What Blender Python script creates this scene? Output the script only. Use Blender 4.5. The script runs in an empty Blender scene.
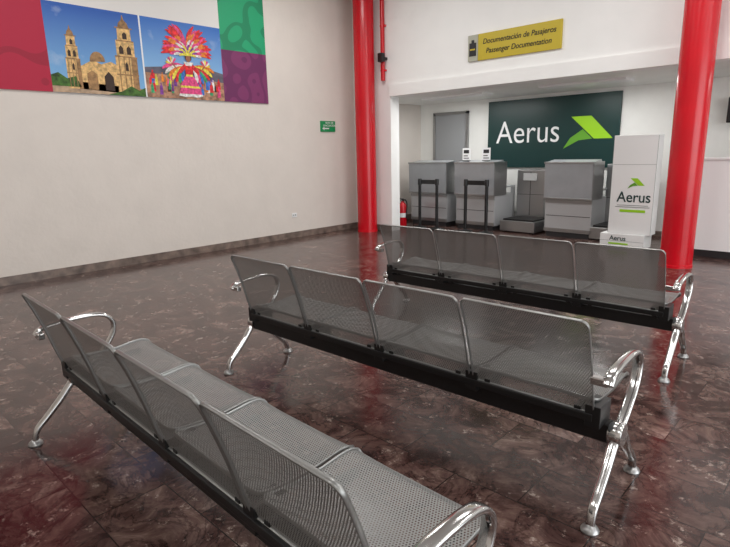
import bpy, bmesh, math, random
from mathutils import Vector, Matrix
random.seed(4)
C=bpy.context.scene.collection
sc=bpy.context.scene
sc.view_settings.view_transform='Standard'

# ---------------------------------------------------------------- materials
def lin(c):
    return tuple(((v/255)/12.92 if v/255<=.04045 else ((v/255+.055)/1.055)**2.4) for v in c)+(1,)
def mat(name,col,rough=.5,metal=0,spec=.5,bump=0,bscale=40,var=0,vscale=3,coat=0):
    m=bpy.data.materials.new(name); m.use_nodes=True
    nt=m.node_tree; b=nt.nodes['Principled BSDF']
    b.inputs['Base Color'].default_value=lin(col); b.inputs['Roughness'].default_value=rough
    b.inputs['Metallic'].default_value=metal; b.inputs['Specular IOR Level'].default_value=spec
    b.inputs['Coat Weight'].default_value=coat
    tc=nt.nodes.new('ShaderNodeTexCoord')
    if var:
        n=nt.nodes.new('ShaderNodeTexNoise'); n.inputs['Scale'].default_value=vscale; n.inputs['Detail'].default_value=5
        nt.links.new(tc.outputs['Object'],n.inputs['Vector'])
        r=nt.nodes.new('ShaderNodeValToRGB')
        r.color_ramp.elements[0].position=.3; r.color_ramp.elements[1].position=.7
        r.color_ramp.elements[0].color=lin([max(0,c*(1-var)) for c in col]); r.color_ramp.elements[1].color=lin([min(255,c*(1+var)) for c in col])
        nt.links.new(n.outputs['Fac'],r.inputs['Fac']); nt.links.new(r.outputs['Color'],b.inputs['Base Color'])
    if bump:
        n=nt.nodes.new('ShaderNodeTexNoise'); n.inputs['Scale'].default_value=bscale; n.inputs['Detail'].default_value=4
        nt.links.new(tc.outputs['Object'],n.inputs['Vector'])
        bp=nt.nodes.new('ShaderNodeBump'); bp.inputs['Strength'].default_value=bump; bp.inputs['Distance'].default_value=.01
        nt.links.new(n.outputs['Fac'],bp.inputs['Height']); nt.links.new(bp.outputs['Normal'],b.inputs['Normal'])
    return m
M_wallL=mat('plaster_cream',(220,212,204),.75,bump=.35,bscale=14,var=.012)
M_wallB=mat('plaster_white',(243,243,241),.6,bump=.1,bscale=20,var=.008)
M_in=mat('plaster_alcove',(236,236,232),.6,var=.015)
M_ceil=mat('ceiling_white',(236,236,232),.8)
M_base=mat('baseboard_stone',(112,98,90),.3,var=.25,vscale=9)
M_dark=mat('dark_trim',(40,40,42),.4)
M_red=mat('red_gloss_paint',(198,4,26),.25,spec=.5,var=.05,vscale=2)
M_chrome=mat('chrome',(198,197,196),.14,metal=1)
M_rim=mat('rim_metal',(140,140,138),.34,metal=.75)
M_black=mat('black_steel',(14,14,15),.4)
M_yel=mat('sign_yellow',(196,174,44),.45)
M_yeltext=mat('sign_text_dark',(40,38,20),.5)
M_panelg=mat('sign_dark_green',(6,50,48),.35)
M_white=mat('white_paint',(238,238,238),.4)
M_card=mat('white_cardboard',(228,229,228),.5)
M_lime=mat('lime_green',(150,205,30),.4)
M_lime2=mat('lime_green_deep',(96,158,44),.4)
M_cgrey=mat('counter_grey',(162,165,169),.30,metal=.35,var=.04)
M_cwhite=mat('counter_panel',(184,185,187),.28,metal=.35)
M_steel=mat('brushed_steel',(160,160,160),.30,metal=.9)
M_door=mat('door_grey',(150,152,154),.45)
M_green=mat('exit_green',(0,140,80),.4)
M_paper=mat('paper',(235,235,235),.7)
M_tan=mat('counter_back_panel',(180,180,180),.4)

def floor_mat():
    m=bpy.data.materials.new('marble_floor'); m.use_nodes=True; nt=m.node_tree; L=nt.links; b=nt.nodes['Principled BSDF']
    N=nt.nodes.new
    tc=N('ShaderNodeTexCoord')
    br=N('ShaderNodeTexBrick'); br.inputs['Scale'].default_value=1; br.inputs['Brick Width'].default_value=.6; br.inputs['Row Height'].default_value=.3
    br.inputs['Mortar Size'].default_value=.0025; br.inputs['Color1'].default_value=(.1,.1,.1,1); br.inputs['Color2'].default_value=(.9,.9,.9,1); br.inputs['Mortar'].default_value=(0,0,0,1)
    L.new(tc.outputs['Object'],br.inputs['Vector'])
    vm=N('ShaderNodeVectorMath'); vm.operation='MULTIPLY_ADD'; L.new(br.outputs['Color'],vm.inputs[0]); vm.inputs[1].default_value=(3,3,3); L.new(tc.outputs['Object'],vm.inputs[2])
    n1=N('ShaderNodeTexNoise'); n1.inputs['Scale'].default_value=4.0; n1.inputs['Detail'].default_value=10; n1.inputs['Roughness'].default_value=.74; n1.inputs['Distortion'].default_value=1.0
    L.new(vm.outputs[0],n1.inputs['Vector'])
    r1=N('ShaderNodeValToRGB'); e=r1.color_ramp.elements
    e[0].position=.34; e[0].color=lin((40,25,24)); e[1].position=.70; e[1].color=lin((146,124,115))
    x=e.new(.47); x.color=lin((76,54,50)); x=e.new(.58); x.color=lin((104,81,74))
    L.new(n1.outputs['Fac'],r1.inputs['Fac'])
    n3=N('ShaderNodeTexNoise'); n3.inputs['Scale'].default_value=2.3; n3.inputs['Detail'].default_value=8; n3.inputs['Roughness'].default_value=.65; n3.inputs['Distortion'].default_value=2.2
    L.new(vm.outputs[0],n3.inputs['Vector'])
    sb=N('ShaderNodeMath'); sb.operation='SUBTRACT'; L.new(n3.outputs['Fac'],sb.inputs[0]); sb.inputs[1].default_value=.5
    ab=N('ShaderNodeMath'); ab.operation='ABSOLUTE'; L.new(sb.outputs[0],ab.inputs[0])
    rv=N('ShaderNodeValToRGB'); rv.color_ramp.elements[0].position=0; rv.color_ramp.elements[0].color=(.45,.4,.4,1); rv.color_ramp.elements[1].position=.035; rv.color_ramp.elements[1].color=(1,1,1,1)
    L.new(ab.outputs[0],rv.inputs['Fac'])
    mv=N('ShaderNodeMixRGB'); mv.blend_type='MULTIPLY'; mv.inputs['Fac'].default_value=1; L.new(r1.outputs['Color'],mv.inputs['Color1']); L.new(rv.outputs['Color'],mv.inputs['Color2'])
    n2=N('ShaderNodeTexNoise'); n2.inputs['Scale'].default_value=13; n2.inputs['Detail'].default_value=7; n2.inputs['Roughness'].default_value=.8
    L.new(vm.outputs[0],n2.inputs['Vector'])
    r2=N('ShaderNodeValToRGB'); r2.color_ramp.elements[0].position=.585; r2.color_ramp.elements[1].position=.655; r2.color_ramp.elements[1].color=(.85,.85,.85,1)
    L.new(n2.outputs['Fac'],r2.inputs['Fac'])
    mx=N('ShaderNodeMixRGB'); L.new(r2.outputs['Color'],mx.inputs['Fac']); L.new(mv.outputs['Color'],mx.inputs['Color1']); mx.inputs['Color2'].default_value=lin((174,157,147))
    tt=N('ShaderNodeMapRange'); L.new(br.outputs['Color'],tt.inputs['Value']); tt.inputs['To Min'].default_value=.76; tt.inputs['To Max'].default_value=1.1
    mt=N('ShaderNodeMixRGB'); mt.blend_type='MULTIPLY'; mt.inputs['Fac'].default_value=1; L.new(mx.outputs['Color'],mt.inputs['Color1']); L.new(tt.outputs['Result'],mt.inputs['Color2'])
    m2=N('ShaderNodeMixRGB'); L.new(br.outputs['Fac'],m2.inputs['Fac']); L.new(mt.outputs['Color'],m2.inputs['Color1']); m2.inputs['Color2'].default_value=lin((34,26,24))
    L.new(m2.outputs['Color'],b.inputs['Base Color'])
    r3=N('ShaderNodeMapRange'); L.new(n1.outputs['Fac'],r3.inputs['Value']); r3.inputs['From Min'].default_value=.3; r3.inputs['From Max'].default_value=.7; r3.inputs['To Min'].default_value=.10; r3.inputs['To Max'].default_value=.25
    L.new(r3.outputs['Result'],b.inputs['Roughness'])
    b.inputs['Specular IOR Level'].default_value=.58
    bp=N('ShaderNodeBump'); bp.inputs['Strength'].default_value=.06; bp.inputs['Distance'].default_value=.004
    n4=N('ShaderNodeTexNoise'); n4.inputs['Scale'].default_value=5; L.new(tc.outputs['Object'],n4.inputs['Vector'])
    L.new(n4.outputs['Fac'],bp.inputs['Height']); L.new(bp.outputs['Normal'],b.inputs['Normal'])
    return m
M_floor=floor_mat()

def mesh_mat():
    m=bpy.data.materials.new('perforated_steel'); m.use_nodes=True; nt=m.node_tree; L=nt.links; N=nt.nodes.new
    b=nt.nodes['Principled BSDF']; out=nt.nodes['Material Output']
    b.inputs['Base Color'].default_value=lin((138,138,136)); b.inputs['Metallic'].default_value=.35; b.inputs['Roughness'].default_value=.5
    uv=N('ShaderNodeUVMap'); a=.0098; cell=(a,a*1.732,1)
    dv=N('ShaderNodeVectorMath'); dv.operation='DIVIDE'; L.new(uv.outputs[0],dv.inputs[0]); dv.inputs[1].default_value=cell
    ds=[]
    for off in (0,.5):
        ad=N('ShaderNodeVectorMath'); ad.operation='ADD'; L.new(dv.outputs[0],ad.inputs[0]); ad.inputs[1].default_value=(off,off,0)
        fr=N('ShaderNodeVectorMath'); fr.operation='FRACTION'; L.new(ad.outputs[0],fr.inputs[0])
        sb=N('ShaderNodeVectorMath'); sb.operation='SUBTRACT'; L.new(fr.outputs[0],sb.inputs[0]); sb.inputs[1].default_value=(.5,.5,0)
        ml=N('ShaderNodeVectorMath'); ml.operation='MULTIPLY'; L.new(sb.outputs[0],ml.inputs[0]); ml.inputs[1].default_value=(a,a*1.732,0)
        ln=N('ShaderNodeVectorMath'); ln.operation='LENGTH'; L.new(ml.outputs[0],ln.inputs[0]); ds.append(ln)
    mi=N('ShaderNodeMath'); mi.operation='MINIMUM'; L.new(ds[0].outputs['Value'],mi.inputs[0]); L.new(ds[1].outputs['Value'],mi.inputs[1])
    lt=N('ShaderNodeMath'); lt.operation='LESS_THAN'; L.new(mi.outputs[0],lt.inputs[0]); lt.inputs[1].default_value=.00265
    tr=N('ShaderNodeBsdfTransparent'); ms=N('ShaderNodeMixShader')
    L.new(lt.outputs[0],ms.inputs[0]); L.new(b.outputs[0],ms.inputs[1]); L.new(tr.outputs[0],ms.inputs[2]); L.new(ms.outputs[0],out.inputs[0])
    return m
M_mesh=mesh_mat()

def banner_mat(name,c1,c2,scale):
    m=bpy.data.materials.new(name); m.use_nodes=True; nt=m.node_tree; L=nt.links; N=nt.nodes.new
    b=nt.nodes['Principled BSDF']; b.inputs['Roughness'].default_value=.6
    tc=N('ShaderNodeTexCoord'); v=N('ShaderNodeTexVoronoi'); v.feature='SMOOTH_F1'; v.inputs['Scale'].default_value=scale
    L.new(tc.outputs['Object'],v.inputs['Vector'])
    w=N('ShaderNodeMath'); w.operation='MULTIPLY'; L.new(v.outputs['Distance'],w.inputs[0]); w.inputs[1].default_value=18
    s=N('ShaderNodeMath'); s.operation='SINE'; L.new(w.outputs[0],s.inputs[0])
    r=N('ShaderNodeValToRGB'); r.color_ramp.elements[0].position=.45; r.color_ramp.elements[1].position=.55
    r.color_ramp.elements[0].color=lin(c1); r.color_ramp.elements[1].color=lin(c2)
    L.new(s.outputs[0],r.inputs['Fac']); L.new(r.outputs['Color'],b.inputs['Base Color'])
    return m

# ---------------------------------------------------------------- helpers
def link(o,parent=None):
    C.objects.link(o)
    if parent: o.parent=parent
    return o
def empty(name,loc=(0,0,0),rz=0):
    e=bpy.data.objects.new(name,None); e.location=loc; e.rotation_euler=(0,0,rz); e.empty_display_size=.1; C.objects.link(e); return e
def mk(name,verts,faces,m,parent=None,smooth=False):
    me=bpy.data.meshes.new(name); me.from_pydata([tuple(v) for v in verts],[],faces); me.update()
    me.materials.append(m)
    if smooth:
        for p in me.polygons: p.use_smooth=True
    return link(bpy.data.objects.new(name,me),parent)
def boxdata(bm,x0,x1,y0,y1,z0,z1):
    vs=[bm.verts.new((x,y,z)) for x in (x0,x1) for y in (y0,y1) for z in (z0,z1)]
    for f in ((0,1,3,2),(4,6,7,5),(0,4,5,1),(2,3,7,6),(0,2,6,4),(1,5,7,3)): bm.faces.new([vs[i] for i in f])
def boxes(name,lst,m,parent=None,bev=0):
    bm=bmesh.new()
    for b in lst: boxdata(bm,*b)
    bmesh.ops.recalc_face_normals(bm,faces=bm.faces)
    if bev: bmesh.ops.bevel(bm,geom=list(bm.edges),offset=bev,segments=2,affect='EDGES',profile=.5)
    me=bpy.data.meshes.new(name); bm.to_mesh(me); bm.free(); me.materials.append(m)
    return link(bpy.data.objects.new(name,me),parent)
def lathe(name,prof,m,parent=None,loc=(0,0,0),n=32):
    vs=[];fs=[]
    for r,z in prof:
        for i in range(n): a=2*math.pi*i/n; vs.append((loc[0]+r*math.cos(a),loc[1]+r*math.sin(a),loc[2]+z))
    for j in range(len(prof)-1):
        for i in range(n): k=(i+1)%n; fs.append((j*n+i,j*n+k,(j+1)*n+k,(j+1)*n+i))
    fs.append(tuple(range(n))[::-1]); fs.append(tuple((len(prof)-1)*n+i for i in range(n)))
    o=mk(name,vs,fs,m,parent,True)
    o.data.set_sharp_from_angle(angle=math.radians(40)) if hasattr(o.data,'set_sharp_from_angle') else None
    return o
def crom(P,k=8):
    out=[];Q=[P[0]]+list(P)+[P[-1]]
    for i in range(1,len(Q)-2):
        a,b,c,d=[Vector(q) for q in Q[i-1:i+3]]
        for j in range(k):
            t=j/k; out.append(.5*((2*b)+(c-a)*t+(2*a-5*b+4*c-d)*t*t+(3*b-a-3*c+d)*t**3))
    out.append(Vector(Q[-2])); return out
def sweep(name,P,w,t,m,parent=None,side=Vector((1,0,0)),n=14,k=8,ex=2.6,taper=None):
    pts=crom(P,k) if k>1 else [Vector(p) for p in P]; vs=[];fs=[]
    for i,p in enumerate(pts):
        tg=(pts[min(i+1,len(pts)-1)]-pts[max(i-1,0)]).normalized()
        nn=tg.cross(side).normalized(); sd=nn.cross(tg).normalized()
        f=i/(len(pts)-1); s=1 if taper is None else taper[0]+(taper[1]-taper[0])*f
        for j in range(n):
            a=2*math.pi*j/n; ca,sa=math.cos(a),math.sin(a)
            x=math.copysign(abs(ca)**(2/ex),ca)*w*s; y=math.copysign(abs(sa)**(2/ex),sa)*t*s
            vs.append(p+sd*x+nn*y)
    for i in range(len(pts)-1):
        for j in range(n): q=(j+1)%n; fs.append((i*n+j,i*n+q,(i+1)*n+q,(i+1)*n+j))
    fs.append(tuple(range(n))[::-1]); fs.append(tuple((len(pts)-1)*n+j for j in range(n)))
    return mk(name,vs,fs,m,parent,True)
def poly(name,pts,m,parent=None):
    return mk(name,pts,[tuple(range(len(pts)))],m,parent)
def text(name,s,size,m,loc,rot,parent=None,bold=0,sx=1,align='CENTER',shear=0):
    cu=bpy.data.curves.new(name,'FONT'); cu.body=s; cu.size=size; cu.align_x=align; cu.align_y='CENTER'; cu.offset=bold; cu.extrude=.001; cu.shear=shear
    cu.materials.append(m); o=bpy.data.objects.new(name,cu); o.location=loc; o.rotation_euler=rot; o.scale=(sx,1,1)
    return link(o,parent)
RB=(math.pi/2,0,0); RL=(math.pi/2,0,math.pi/2)

# ---------------------------------------------------------------- room shell
XW=-7.10; YF=7.25; YB=9.2; XR=5.5; Y0=-3.5; ZC=4.2; ZS=2.29
boxes('floor',[(XW-.2,XR+.2,Y0-.2,YB+.2,-.1,0)],M_floor)
boxes('wall_left',[(XW-.2,XW,Y0,YB,0,ZC)],M_wallL)
boxes('wall_back',[(XW,-6.24,YF,YF+.22,0,ZC),(-6.24,XR,YF,YF+.22,2.47,ZC),(-6.24,XR,YF-.035,YF+.22,ZS,2.47)],M_wallB)
boxes('wall_alcove',[(XW,XR,YB,YB+.2,0,ZS+.1)],M_in)
boxes('ceiling_alcove',[(XW,XR,YF+.22,YB,ZS,ZS+.1)],M_in)
boxes('ceiling',[(XW-.2,XR+.2,Y0-.2,YF+.22,ZC,ZC+.1)],M_ceil)
boxes('wall_front',[(XW,XR,Y0-.2,Y0,0,ZC)],M_wallL)
boxes('wall_right',[(XR,XR+.2,Y0,-1.5,0,ZC),(XR,XR+.2,6.5,YB,0,ZC),(XR,XR+.2,-1.5,6.5,3.2,ZC),(XR,XR+.2,-1.5,6.5,0,.1)],M_wallB)
w=empty('window_1')
boxes('frame',[(XR+.05,XR+.12,y-.03,y+.03,.1,3.2) for y in (-1.47,.5,2.5,4.5,6.47)]+[(XR+.05,XR+.12,-1.5,6.5,z-.03,z+.03) for z in (.13,2.3,3.17)],M_steel,w)
boxes('baseboard_left',[(XW,XW+.015,Y0,YB,0,.10)],M_base)
boxes('baseboard_back',[(XW+.015,-6.24,YF-.015,YF,0,.10)],M_base)
boxes('baseboard_alcove',[(XW+.015,XR,YB-.015,YB,0,.08)],M_base)

for x in (-6.6,-1.642):
    c=empty('red_column',(x,7.0,0))
    lathe('shaft',[(.172,0),(.172,ZC)],M_red,c,n=64)
    lathe('floor_collar',[(.178,0),(.178,.03),(.173,.034)],M_red,c,n=64)
cb=empty('wall_speaker',(-6.33,YF,2.9))
boxes('bracket',[(-.03,.03,-.08,0,-.02,.02)],M_black,cb)
boxes('housing',[(-.05,.05,-.16,-.08,-.06,.08)],M_black,cb,.008)
pc=empty('red_pipe',(-6.36,YF-.05,0))
lathe('pipe',[(.035,2.55),(.035,ZC)],M_red,pc)
boxes('clamp',[(-.045,.045,-.01,.05,2.7,2.73),(-.045,.045,-.01,.05,3.4,3.43)],M_red,pc)

# partition on the right
p=empty('check_in_partition')
boxes('panel',[(-1.66,4.5,7.78,7.88,.09,1.20)],M_white,p)
boxes('cap',[(-1.67,4.5,7.76,7.90,1.20,1.23)],M_white,p,.004)
boxes('plinth',[(-1.66,4.5,7.79,7.87,0,.09)],M_dark,p)
ws=empty('wall_speaker',(-1.56,YB,1.84))
boxes('housing',[(-.13,.13,-.14,-.03,-.17,.17)],M_black,ws,.01)
boxes('bracket',[(-.03,.03,-.03,0,-.05,.05)],M_black,ws)
boxes('grille',[(-.11,.11,-.143,-.14,-.15,.15)],M_dark,ws)

d=empty('door_1')
boxes('leaf',[(-6.70,-5.98,YB-.03,YB,.01,2.06)],M_door,d)
boxes('frame',[(-6.75,-6.70,YB-.05,YB,0,2.11),(-5.98,-5.93,YB-.05,YB,0,2.11),(-6.75,-5.93,YB-.05,YB,2.06,2.11)],M_steel,d)
boxes('handle',[(-6.08,-6.04,YB-.08,YB-.03,1.0,1.02),(-6.18,-6.04,YB-.09,YB-.075,1.0,1.02)],M_chrome,d)

# ---------------------------------------------------------------- yellow sign
s=empty('check_in_sign',(0,YF,0))
boxes('board',[(-4.53,-3.28,-.03,0,2.65,3.01)],M_yel,s,.003)
boxes('emblem_plate',[(-4.70,-4.535,-.03,0,2.65,3.01)],mat('plate_grey',(176,176,160),.4),s,.003)
boxes('emblem_suitcase',[(-4.675,-4.56,-.035,-.03,2.72,2.90),(-4.64,-4.595,-.035,-.03,2.90,2.94)],M_dark,s)
boxes('emblem_stripe',[(-4.66,-4.575,-.038,-.035,2.80,2.82)],M_yel,s)
text('text_spanish','Documentación de Pasajeros',.100,M_yeltext,(-3.905,-.033,2.895),RB,s,.001,.93,shear=.2)
text('text_english','Passenger Documentation',.100,M_yeltext,(-3.905,-.033,2.765),RB,s,.001,.93,shear=.2)

# ---------------------------------------------------------------- airline logo panel
def logo(parent,x,y,z,h):
    P=lambda L:[(x+a*h,y,z+b*h) for a,b in L]
    poly('mark_upper',P([(.22,1.0),(.86,1.0),(1.55,.30),(.98,.30)]),M_lime,parent)
    poly('mark_lower',[(a,b-.001,c) for a,b,c in P([(.62,.60),(.93,.30),(.50,.26),(0,.0),(.22,.34)])],M_lime2,parent)
s=empty('airline_sign_board',(0,YB,0))
boxes('board',[(-5.49,-3.13,-.04,0,1.05,2.23)],M_panelg,s,.004)
text('text_name','Aerus',.56,M_white,(-4.70,-.044,1.65),RB,s,-.002,.90)
logo(s,-4.03,-.044,1.36,.52)

# ---------------------------------------------------------------- counters
def counter(x0,x1,y=8.2):
    c=empty('check_in_counter',((x0+x1)/2,y,0)); w=(x1-x0)/2
    boxes('plinth',[(-w+.03,w-.03,.06,.62,0,.08)],M_dark,c)
    boxes('base',[(-w,w,.05,.65,.08,.62)],M_cwhite,c,.006)
    boxes('base_rail',[(-w,w,.035,.05,z,z+.05) for z in (.09,.54)],M_steel,c)
    boxes('base_seam',[(-w+.02,w-.02,.047,.05,.335,.343)],M_dark,c)
    vs=[];
    for x in (-w,w): vs+=[(x,0,.62),(x,-.02,1.16),(x,.30,1.20),(x,.42,1.10),(x,.42,.62)]
    mk('upper_hood',vs,[(0,1,2,3,4)[::-1],(5,6,7,8,9),(0,5,6,1)[::-1],(1,6,7,2)[::-1],(2,7,8,3)[::-1],(3,8,9,4)[::-1],(4,9,5,0)[::-1]],M_cgrey,c)
    boxes('hood_lip',[(-w-.012,w+.012,-.03,.02,1.145,1.172),(-w-.012,w+.012,-.012,.02,.60,.625)],M_steel,c,.003)
    boxes('side_trim',[(-w-.012,-w,0,.42,.60,1.17),(w,w+.012,0,.42,.60,1.17)],M_steel,c,.003)
    boxes('worktop',[(-w,w,.42,.75,.72,.75)],M_cwhite,c,.003)
    boxes('back_legs',[(-w,-w+.03,.65,.75,0,.72),(w-.03,w,.65,.75,0,.72)],M_cwhite,c)
    boxes('monitor',[(-.2,.1,.5,.53,.85,1.1)],M_black,c,.005); boxes('monitor_stand',[(-.07,-.03,.51,.55,.75,.85),(-.13,.03,.46,.62,.75,.76)],M_black,c)
    return c
counter(-6.60,-5.76); c2=counter(-5.56,-4.78); counter(-3.87,-3.13)
for x in (-5.42,-5.02):
    s=empty('sign_holder',(x,8.34,1.19))
    boxes('foot',[(-.06,.06,-.04,.04,0,.012)],M_black,s)
    boxes('sheet',[(-.08,.08,-.004,.004,.012,.22)],M_paper,s)
    boxes('print',[(-.055,.055,-.006,-.004,.13,.19),(-.055,.055,-.006,-.004,.04,.055),(-.055,.03,-.006,-.004,.08,.095)],M_dark,s)
for x,bh in ((-4.40,1.02),(-2.88,1.12)):
    s=empty('baggage_scale',(x,8.25,0))
    boxes('body',[(-.27,.36,.0,.75,.02,.20)],M_steel,s,.01)
    boxes('belt',[(-.23,.32,.04,.52,.20,.225)],M_black,s,.004)
    boxes('backstop',[(-.27,.24,.56,.75,.2,bh)],M_steel,s,.01)
    boxes('backstop_seam',[(-.02,-.012,.557,.56,.24,bh-.03),(-.26,.23,.557,.56,.6,.606)],M_dark,s)
    boxes('display',[(-.14,.1,.53,.56,bh-.18,bh-.06)],M_tan,s,.005)
    boxes('foot',[(-.25,-.2,.05,.1,0,.02),(.25,.3,.05,.1,0,.02),(-.25,-.2,.65,.7,0,.02),(.25,.3,.65,.7,0,.02)],M_dark,s)

for (xa,xb,y) in ((-6.09,-5.71,7.86),(-5.17,-4.76,7.95)):
    q=empty('queue_barrier',((xa+xb)/2,y,0)); w=(xb-xa)/2
    for i,x in enumerate((-w,w)):
        lathe('post_%d'%(i+1),[(.028,.02),(.028,.78),(.036,.785),(.036,.88),(.028,.895)],M_black,q,(x,0,0),20)
        lathe('base_%d'%(i+1),[(.13,0),(.13,.014),(.05,.035),(.029,.045)],M_black,q,(x,0,0),32)
    boxes('belt',[(-w,w,-.006,.006,.80,.875)],M_black,q)

f=empty('fire_extinguisher',(-6.45,7.80,0))
lathe('cylinder',[(.07,0),(.078,.01),(.078,.36),(.07,.41),(.045,.44),(.025,.455),(.025,.48)],M_red,f,n=32)
lathe('label_band',[(.0795,.18),(.0795,.26)],M_paper,f,n=32)
boxes('valve',[(-.02,.02,-.02,.02,.47,.51),(-.10,.02,-.012,.012,.51,.525),(-.09,.0,-.012,.012,.485,.495)],M_black,f)
sweep('hose',[(.02,0,.49),(.07,0,.50),(.105,0,.44),(.10,0,.30),(.088,0,.16)],.010,.010,M_black,f,side=Vector((0,1,0)))
lathe('gauge',[(.018,0),(.018,.012)],M_steel,f,(0,-.03,.485),16)

# cardboard standee on stacked boxes
s=empty('airline_standee',(-2.46,7.98,0))
M_line=mat('print_grey',(140,146,144),.6)
boxes('lower_box',[(-.36,.22,-.17,.17,0,.195)],M_card,s,.004)
boxes('lower_box_seam',[(-.36,.22,-.172,-.17,.097,.101)],M_line,s)
boxes('tower',[(-.28,.28,-.12,.10,.195,1.53)],M_card,s,.004)
boxes('tower_edge_lines',[(-.28,-.276,-.122,-.12,.2,1.52),(.276,.28,-.122,-.12,.2,1.52),(-.28,.28,-.122,-.12,1.14,1.144)],M_line,s)
text('text_name','Aerus',.20,M_panelg,(0.03,-.123,.70),RB,s,.002,.9)
logo(s,-.06,-.123,.82,.14)
boxes('green_strap_line',[(-.14,.19,-.124,-.12,.50,.535)],M_lime,s)
boxes('strap_text_lines',[(-.20,.24,-.124,-.12,.565,.575),(-.18,.22,-.124,-.12,.59,.598)],M_line,s)
text('text_base','Aerus',.09,M_panelg,(-.12,-.173,.135),RB,s,.001)
boxes('base_strap',[(-.24,.02,-.174,-.17,.05,.072)],M_lime,s)

# ---------------------------------------------------------------- left wall banner
b=empty('tourism_banner',(XW,0,0))
TH=.02
def bx(name,y0,y1,z0,z1,m,d=0): return boxes(name,[(0.002,TH+d,y0,y1,z0,z1)],m,b)
YD=3.39
bx('field_crimson',.3,2.28,2.15,3.95,banner_mat('ban_crimson',(176,16,56),(156,10,48),2.2))
bx('field_white',2.28,4.55,3.13,3.95,mat('ban_white',(225,222,218),.6))
bx('field_green',4.55,5.33,2.86,3.95,banner_mat('ban_green',(24,158,108),(16,132,90),3.5))
bx('field_purple',4.55,5.33,2.15,2.86,banner_mat('ban_purple',(124,48,98),(106,38,88),3.5))
def sky(name,top,bot,z0,z1):
    m=bpy.data.materials.new(name); m.use_nodes=True; nt=m.node_tree; L=nt.links; N=nt.nodes.new; bs=nt.nodes['Principled BSDF']; bs.inputs['Roughness'].default_value=.5
    tc=N('ShaderNodeTexCoord'); sp=N('ShaderNodeSeparateXYZ'); L.new(tc.outputs['Object'],sp.inputs[0])
    mr=N('ShaderNodeMapRange'); mr.inputs['From Min'].default_value=z0; mr.inputs['From Max'].default_value=z1; L.new(sp.outputs['Z'],mr.inputs['Value'])
    n=N('ShaderNodeTexNoise'); n.inputs['Scale'].default_value=3; n.inputs['Detail'].default_value=6; L.new(tc.outputs['Object'],n.inputs['Vector'])
    r=N('ShaderNodeValToRGB'); r.color_ramp.elements[0].color=lin(bot); r.color_ramp.elements[1].color=lin(top); L.new(mr.outputs['Result'],r.inputs['Fac'])
    r2=N('ShaderNodeValToRGB'); r2.color_ramp.elements[0].position=.6; r2.color_ramp.elements[1].position=.85; L.new(n.outputs['Fac'],r2.inputs['Fac'])
    mx=N('ShaderNodeMixRGB'); L.new(r2.outputs['Color'],mx.inputs['Fac']); L.new(r.outputs['Color'],mx.inputs['Color1']); mx.inputs['Color2'].default_value=lin((190,205,222)); L.new(mx.outputs['Color'],bs.inputs['Base Color'])
    return m
bx('photo_cathedral_sky',2.28,YD,2.15,3.13,sky('print_sky1',(34,88,172),(120,174,220),2.3,3.1))
bx('photo_dancers_sky',YD,4.55,2.15,3.13,sky('print_sky2',(44,106,188),(140,188,228),2.4,3.1))
bx('photo_divider',YD-.01,YD+.01,2.15,3.13,M_paper,.001)
def pp(name,L,m,lay):
    return poly(name,[(TH+.0012*lay,y,z) for y,z in L],m,b)
m_st=mat('print_stone',(208,170,112),.6,var=.2,vscale=25); m_st2=mat('print_stone_shade',(150,114,74),.6,var=.2,vscale=25); m_tr=mat('print_trees',(60,92,38),.7,var=.4,vscale=20)
m_gr=mat('print_plaza',(176,150,124),.7,var=.15,vscale=15); m_dk=mat('print_dark',(60,44,36),.7)
def tower(y0,y1,z0,z1):
    w=y1-y0; c=(y0+y1)/2; h=z1-z0
    pp('tower_shaft',[(y0,z0),(y1,z0),(y1,z0+.48*h),(y0,z0+.48*h)],m_st,2)
    pp('tower_shade',[(y1-.28*w,z0),(y1,z0),(y1,z0+.48*h),(y1-.28*w,z0+.48*h)],m_st2,3)
    pp('tower_stage_2',[(y0+.08*w,z0+.48*h),(y1-.08*w,z0+.48*h),(y1-.08*w,z0+.68*h),(y0+.08*w,z0+.68*h)],m_st,2)
    pp('tower_stage_3',[(y0+.18*w,z0+.68*h),(y1-.18*w,z0+.68*h),(y1-.2*w,z0+.84*h),(y0+.2*w,z0+.84*h)],m_st,2)
    pp('tower_dome',[(y0+.24*w,z0+.84*h),(y1-.24*w,z0+.84*h),(y1-.3*w,z0+.90*h),(c+.06*w,z0+.94*h),(c+.01*w,z1),(c-.01*w,z1),(c-.06*w,z0+.94*h),(y0+.3*w,z0+.90*h)],m_st2,2)
    for fr,a,q0 in ((.51,.11,.2),(.51,.11,.56),(.70,.09,.42)):
        pp('belfry_arch',[(y0+q0*w,z0+fr*h),(y0+(q0+.2)*w,z0+fr*h),(y0+(q0+.2)*w,z0+(fr+a*.7)*h),(y0+(q0+.1)*w,z0+(fr+a)*h),(y0+q0*w,z0+(fr+a*.7)*h)],m_dk,4)
    for fr in (.24,.47,.67,.83): pp('cornice',[(y0-.02*w,z0+fr*h),(y1+.02*w,z0+fr*h),(y1+.02*w,z0+(fr+.015)*h),(y0-.02*w,z0+(fr+.015)*h)] if fr<.6 else [(y0+.1*w,z0+fr*h),(y1-.1*w,z0+fr*h),(y1-.1*w,z0+(fr+.015)*h),(y0+.1*w,z0+(fr+.015)*h)],m_st2,4)
    for q0 in (.12,.36,.6): pp('pilaster',[(y0+q0*w,z0+.02*h),(y0+(q0+.05)*w,z0+.02*h),(y0+(q0+.05)*w,z0+.47*h),(y0+q0*w,z0+.47*h)],m_st2,3.5)
    pp('tower_window',[(y0+.42*w,z0+.3*h),(y0+.56*w,z0+.3*h),(y0+.56*w,z0+.38*h),(y0+.49*w,z0+.41*h),(y0+.42*w,z0+.38*h)],m_dk,4)
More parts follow.
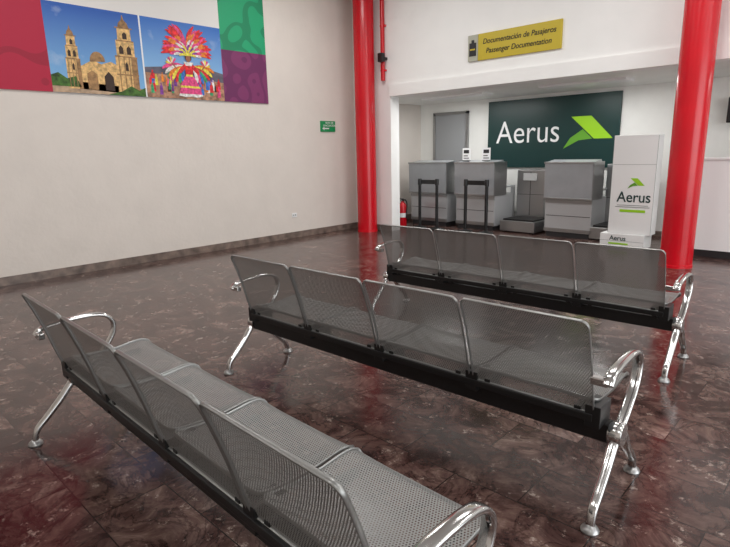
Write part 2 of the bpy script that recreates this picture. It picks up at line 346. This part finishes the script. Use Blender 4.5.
pp('plaza',[(2.28,2.15),(YD-.01,2.15),(YD-.01,2.24),(2.28,2.3)],m_gr,1)
pp('trees',[(2.28,2.22),(2.6,2.22),(2.55,2.34),(2.45,2.31),(2.36,2.37),(2.28,2.34)],m_tr,3)
pp('nave',[(2.62,2.2),(3.06,2.18),(3.06,2.50),(2.98,2.54),(2.86,2.50),(2.76,2.54),(2.62,2.46)],m_st,1)
pp('nave_shade',[(2.68,2.2),(2.80,2.2),(2.80,2.38),(2.74,2.42),(2.68,2.38)],m_st2,2)
pp('dome',[(2.73,2.52)]+[(2.82+.09*math.cos(a),2.53+.11*math.sin(a)) for a in [math.pi-i*math.pi/10 for i in range(11)]],m_st2,2)
pp('facade_portal',[(2.88,2.2),(2.99,2.2),(2.99,2.36),(2.935,2.42),(2.88,2.36)],m_dk,4)
tower(2.46,2.62,2.2,2.90); tower(3.04,3.31,2.17,3.10)
pp('foreground_trees',[(2.9,2.15),(YD-.01,2.15),(YD-.01,2.26),(3.3,2.22),(3.2,2.27),(3.08,2.20)],m_tr,5)
# dancer print
pp('ground',[(YD+.01,2.15),(4.55,2.15),(4.55,2.40),(4.1,2.43),(YD+.01,2.46)],mat('print_ground',(160,120,96),.7,var=.3,vscale=18),1)
pp('hills',[(YD+.01,2.44),(4.55,2.38),(4.55,2.52),(4.35,2.56),(4.1,2.50),(3.7,2.55),(YD+.01,2.52)],mat('print_hills',(96,92,104),.7,var=.2,vscale=9),.5)
cols=[(206,36,42),(236,120,40),(244,200,72),(226,70,124),(50,150,100),(244,232,216),(120,54,140),(50,110,190)]
cm=[mat('print_c%d'%i,c,.6,var=.25,vscale=30) for i,c in enumerate(cols)]
m_skin=mat('print_skin',(150,94,66),.6)
for i in range(54):
    y=3.45+1.06*random.random(); z=2.30+.18*random.random(); h=.07+.05*random.random(); w=.016+.014*random.random()
    pp('crowd_figure_%d'%i,[(y-w,z-h),(y+w,z-h),(y+w*.8,z-.01),(y+w*.3,z),(y+w*.35,z+.03),(y-w*.35,z+.03),(y-w*.3,z),(y-w*.8,z-.01)],random.choice(cm+[m_dk]),2+.02*i)
def feather(cy,cz,a,r0,r1,w,m,lay,cv=0):
    L=[];R_=[]
    for t,q in ((0,.35),(.25,.7),(.5,.95),(.75,1),(.92,.7),(1,.2)):
        r=r0+(r1-r0)*t; aa=a+cv*t*t; ca,sa=math.cos(aa),math.sin(aa)
        L.append((cy+r*ca-q*w*sa,cz+r*sa+q*w*ca)); R_.append((cy+r*ca+q*w*sa,cz+r*sa-q*w*ca))
    pp('feather',L+R_[::-1],m,lay)
def dancer(cy,cz,s,lay,seed,rings):
    rnd=random.Random(seed)
    for k,(r,pal,n,w) in enumerate(rings):
        for i in range(n):
            d=14+152*i/(n-1)+rnd.uniform(-3,3); a=math.radians(d)
            feather(cy,cz+.02*s,a,.04*s,r*s*(1+rnd.uniform(-.08,.08))*(.85+.15*math.sin(a)),w*s,cm[pal[i%len(pal)]],lay+k+.03*i,(-.22 if d<90 else .22))
    L2=lay+len(rings)
    # trailing plume cape to the sides
    for sg in (-1,1):
        for i in range(7):
            a=math.radians((4-11*i) if sg>0 else 176+11*i)
            feather(cy+sg*.04*s,cz-.10*s,a,.04*s,(.33-.018*i)*s,.024*s,cm[[3,5,1,2,0,4,7][(i+(sg>0)*2)%7]],L2+.03*i,-.25*sg)
    for sg in (-1,1):
        pp('sleeve',[(cy+sg*.05*s,cz-.07*s),(cy+sg*.14*s,cz-.15*s),(cy+sg*.15*s,cz-.20*s),(cy+sg*.12*s,cz-.20*s),(cy+sg*.05*s,cz-.14*s)],cm[0],L2+.7)
        pp('forearm',[(cy+sg*.13*s,cz-.19*s),(cy+sg*.15*s,cz-.17*s),(cy+sg*.235*s,cz-.10*s),(cy+sg*.22*s,cz-.08*s)],m_skin,L2+.8)
        for i in range(6):
            a=math.radians((10+24*i) if sg>0 else 170-24*i); feather(cy+sg*.23*s,cz-.09*s,a,.01*s,.085*s,.013*s,cm[[2,5,3][i%3]],L2+1+.03*i)
    pp('torso',[(cy-.06*s,cz-.06*s),(cy+.06*s,cz-.06*s),(cy+.06*s,cz-.14*s),(cy+.042*s,cz-.22*s),(cy-.042*s,cz-.22*s),(cy-.06*s,cz-.14*s)],cm[0],L2+.6)
    pp('skirt',[(cy-.045*s,cz-.21*s),(cy+.045*s,cz-.21*s),(cy+.12*s,cz-.32*s),(cy+.17*s,cz-.47*s),(cy+.08*s,cz-.485*s),(cy,cz-.475*s),(cy-.08*s,cz-.485*s),(cy-.17*s,cz-.47*s),(cy-.12*s,cz-.32*s)],cm[3],L2+.7)
    pp('skirt_hem',[(cy-.163*s,cz-.445*s),(cy+.163*s,cz-.445*s),(cy+.17*s,cz-.47*s),(cy+.08*s,cz-.485*s),(cy,cz-.475*s),(cy-.08*s,cz-.485*s),(cy-.17*s,cz-.47*s)],cm[5],L2+.9)
    pp('skirt_band',[(cy-.128*s,cz-.345*s),(cy+.128*s,cz-.345*s),(cy+.14*s,cz-.37*s),(cy-.14*s,cz-.37*s)],cm[2],L2+.9)
    pp('sash',[(cy-.045*s,cz-.205*s),(cy+.045*s,cz-.205*s),(cy+.05*s,cz-.23*s),(cy-.05*s,cz-.23*s)],cm[2],L2+1)
    pp('neck_collar',[(cy-.07*s,cz-.055*s),(cy+.07*s,cz-.055*s),(cy+.04*s,cz-.10*s),(cy-.04*s,cz-.10*s)],cm[5],L2+1)
    pp('hair',[(cy+.047*s*math.cos(t*math.pi/8),cz+.005*s+.055*s*math.sin(t*math.pi/8)) for t in range(16)],m_dk,L2+1.1)
    pp('face',[(cy+.034*s*math.cos(t*math.pi/8),cz-.012*s+.044*s*math.sin(t*math.pi/8)) for t in range(16)],m_skin,L2+1.2)
    pp('crown',[(cy-.048*s,cz+.02*s),(cy+.048*s,cz+.02*s),(cy+.065*s,cz+.065*s),(cy+.03*s,cz+.055*s),(cy,cz+.09*s),(cy-.03*s,cz+.055*s),(cy-.065*s,cz+.065*s)],cm[2],L2+1.4)
dancer(4.02,2.69,1.06,5,3,[(.38,[0,0,3,0],25,.023),(.29,[1,1,3],21,.02),(.21,[5,3],17,.017),(.14,[2,6],11,.015)])

s=empty('exit_sign',(XW,6.57,1.83))
boxes('plate',[(0.001,.02,-.17,.17,-.09,.09)],M_green,s,.003)
boxes('arrow_bar',[(.02,.022,-.12,.02,-.045,-.025)],M_white,s); poly('arrow_head',[(.022,-.14,-.035),(.022,-.09,-.065),(.022,-.09,-.005)],M_white,s)
text('text_exit','RUTA DE\nEVACUACION',.045,M_white,(.023,.03,.035),RL,s)
s=empty('wall_outlet',(XW,5.74,.38)); boxes('plate',[(0.001,.01,-.05,.05,-.035,.035)],M_paper,s,.003); boxes('socket',[(.01,.012,-.03,-.01,-.012,.012),(.01,.012,.01,.03,-.012,.012)],M_line,s)

# ---------------------------------------------------------------- benches
W=.266; NX=20
def make_panel(name,prof,r,dish):
    P=crom([(0,y,z) for y,z in prof],6); s=[0]
    for i in range(1,len(P)): s.append(s[-1]+(P[i]-P[i-1]).length)
    tot=s[-1]; vs=[];uv=[];fs=[];
    T=[]; 
    for q in range(7): T.append(r*(1-math.cos(q/6*math.pi/2)))
    T+= [r+(tot-2*r)*q/14 for q in range(1,14)]
    T+= [tot-t for t in T[:7]][::-1]
    def at(t):
        for i in range(1,len(P)):
            if s[i]>=t-1e-9:
                f=(t-s[i-1])/(s[i]-s[i-1]); p=P[i-1].lerp(P[i],f); tg=(P[i]-P[i-1]).normalized(); return p,tg
    for t in T:
        p,tg=at(t); e=min(t,tot-t)
        hw=W if e>=r else W-r+math.sqrt(max(0,r*r-(r-e)**2))
        nn=Vector((1,0,0)).cross(tg)
        for i in range(NX+1):
            x=-hw+2*hw*i/NX; d=dish*(1-(x/W)**2)*math.sin(math.pi*min(1,max(0,t/tot)))**.5
            vs.append(p+Vector((x,0,0))-nn*d); uv.append((x,t))
    R=len(T)
    for j in range(R-1):
        for i in range(NX): a=j*(NX+1)+i; fs.append((a,a+1,a+NX+2,a+NX+1))
    me=bpy.data.meshes.new(name); me.from_pydata([tuple(v) for v in vs],[],fs); me.update(); me.materials.append(M_mesh)
    ul=me.uv_layers.new(name='UVMap')
    for l in me.loops: ul.data[l.index].uv=uv[l.vertex_index]
    for q in me.polygons: q.use_smooth=True
    loop=[vs[i] for i in range(NX+1)]+[vs[j*(NX+1)+NX] for j in range(1,R)]+[vs[(R-1)*(NX+1)+i] for i in range(NX-1,-1,-1)]+[vs[j*(NX+1)] for j in range(R-2,0,-1)]
    n=8; rv=[];rf=[];m=len(loop); cen=sum(loop,Vector())/m
    for i in range(m):
        tg=(loop[(i+1)%m]-loop[i-1]).normalized(); o=(loop[i]-cen); o=(o-tg*o.dot(tg)).normalized(); u=tg.cross(o)
        for j in range(n): a=2*math.pi*j/n; rv.append(loop[i]+o*.003*math.cos(a)+u*.008*math.sin(a))
    for i in range(m):
        for j in range(n): a=i;bq=(i+1)%m; rf.append((a*n+j,a*n+(j+1)%n,bq*n+(j+1)%n,bq*n+j))
    rm=bpy.data.meshes.new(name+'_rim'); rm.from_pydata([tuple(v) for v in rv],[],rf); rm.update(); rm.materials.append(M_rim)
    for q in rm.polygons: q.use_smooth=True
    return me,rm
back_me,back_rim=make_panel('back',[(-.185,.385),(-.212,.46),(-.245,.58),(-.285,.70),(-.322,.792)],.03,.018)
seat_me,seat_rim=make_panel('seat',[(-.165,.432),(-.10,.418),(.05,.412),(.17,.424),(.225,.415),(.243,.385)],.03,.012)
def bench(X,Y,t,share=[]):
    e=empty('airport_bench',(X,Y,0),t)
    if not share:
        parts=[]
        parts.append(boxes('beam',[(-1.15,1.15,-.15,-.09,.255,.335)],M_black,e,.006))
        for sgn,nm in ((-1,'left'),(1,'right')):
            x=sgn*1.163
            parts.append(sweep('armrest_'+nm,[(x,-.285,.555),(x,-.25,.585),(x,-.14,.60),(x,-.02,.60),(x,.05,.583),(x,.085,.54),(x,.078,.48),(x,.03,.41),(x,-.04,.35),(x,-.11,.30)],.021,.011,M_chrome,e))
            parts.append(sweep('leg_rear_'+nm,[(x,-.09,.31),(x,-.15,.275),(x,-.215,.20),(x,-.29,.125),(x,-.34,.075),(x,-.357,.018)],.021,.017,M_chrome,e,taper=(1.1,.8)))
            parts.append(sweep('leg_front_'+nm,[(x,-.13,.31),(x,-.06,.275),(x,.0,.20),(x,.075,.125),(x,.125,.075),(x,.145,.018)],.021,.017,M_chrome,e,taper=(1.1,.8)))
            parts.append(lathe('hub_'+nm,[(.045,-.026),(.05,-.02),(.05,.02),(.045,.026)],M_chrome,e,n=24))
            hb=parts[-1]; hb.rotation_euler=(0,math.pi/2,0); hb.location=(x,-.12,.295)
            for fy,fn in ((-.357,'rear'),(.145,'front')): parts.append(lathe('foot_pad_%s_%s'%(fn,nm),[(.032,0),(.034,.006),(.029,.016),(.012,.03)],M_steel,e,(x,fy,0),20))
            parts.append(boxes('armrest_fixing_'+nm,[(min(x,sgn*1.10),max(x,sgn*1.10),-.285,-.255,.545,.575)],M_chrome,e,.004))
        br=[]
        for k in range(4):
            xc=-1.5*.551+k*.551
            for q in (-.2,.2):
                br.append((xc+q-.014,xc+q+.014,-.19,.16,.375,.40)); br.append((xc+q-.014,xc+q+.014,-.15,-.09,.33,.39))
        for k in range(5):
            xc=-1.102+k*.551; xc=max(-1.09,min(1.09,xc))
            br.append((xc-.03,xc+.03,-.20,-.08,.33,.42))
        br.append((-1.09,1.09,-.205,-.18,.355,.385))
        parts.append(boxes('brackets',br,M_black,e,.003))
        for k in range(4):
            xc=-1.5*.551+k*.551
            for me,nm in ((back_me,'backrest_%d'),(back_rim,'backrest_rim_%d'),(seat_me,'seat_%d'),(seat_rim,'seat_rim_%d')):
                o=bpy.data.objects.new(nm%(k+1),me); o.location=(xc,0,0); link(o,e); parts.append(o)
        share.extend(parts)
    else:
        for o in share:
            n=o.copy(); n.parent=e; C.objects.link(n)
    return e
bench(-1.741,.953,-.023); bench(-1.789,2.152,.026); bench(-1.973,3.744,.035)

# ---------------------------------------------------------------- lights
def area(name,loc,rot,sx,sy,W_,col=(1,1,1)):
    l=bpy.data.lights.new(name,'AREA'); l.shape='RECTANGLE'; l.size=sx; l.size_y=sy; l.energy=W_; l.color=col
    o=bpy.data.objects.new(name,l); o.location=loc; o.rotation_euler=rot; C.objects.link(o); return o
for ix,x in enumerate((-5.2,-2.0,1.2,4.0)):
    for iy,(y,pw) in enumerate(((-1.2,26),(2.2,30),(5.2,44))):
        f=empty('ceiling_light_fixture',(x,y,ZC)); boxes('housing',[(-.62,.62,-.32,.32,-.05,0)],M_white,f,.005)
        area('ceiling_lamp',(x,y,ZC-.06),(0,0,0),1.2,.6,pw,(1,.99,.975))
for x in (-5.5,-3.3,.4):  # fill lamps, added with their housings to brighten the alcove
    f=empty('ceiling_light_fixture',(x,8.1,ZS-.001)); boxes('housing',[(-.62,.62,-.17,.17,-.03,0)],M_white,f)
    area('alcove_fill_lamp',(x,8.1,ZS-.036),(0,0,0),1.2,.30,24,(1,1,.99))
area('window_skylight',(XR+.3,2.5,1.7),(0,math.pi/2,0),3.0,7.6,265,(.97,.99,1))
wd=bpy.data.worlds.new('world'); sc.world=wd; wd.use_nodes=True; wd.node_tree.nodes['Background'].inputs[0].default_value=(.85,.92,1,1); wd.node_tree.nodes['Background'].inputs[1].default_value=.8

# ---------------------------------------------------------------- camera
cam=bpy.data.cameras.new('camera'); cam.sensor_width=36; cam.lens=539.3/730*36; cam.clip_start=.02
co=bpy.data.objects.new('camera',cam); C.objects.link(co); sc.camera=co
yw,pt,r=math.radians(43.72),math.radians(12.78),math.radians(1.338)
R=Vector((math.cos(yw),math.sin(yw),0)); Fh=Vector((-math.sin(yw),math.cos(yw),0)); Z=Vector((0,0,1))
F=Fh*math.cos(pt)-Z*math.sin(pt); U=Fh*math.sin(pt)+Z*math.cos(pt)
R2=R*math.cos(r)-U*math.sin(r); U2=R*math.sin(r)+U*math.cos(r)
mw=Matrix((R2,U2,-F)).transposed().to_4x4(); mw.translation=Vector((0,0,1.4)); co.matrix_world=mw
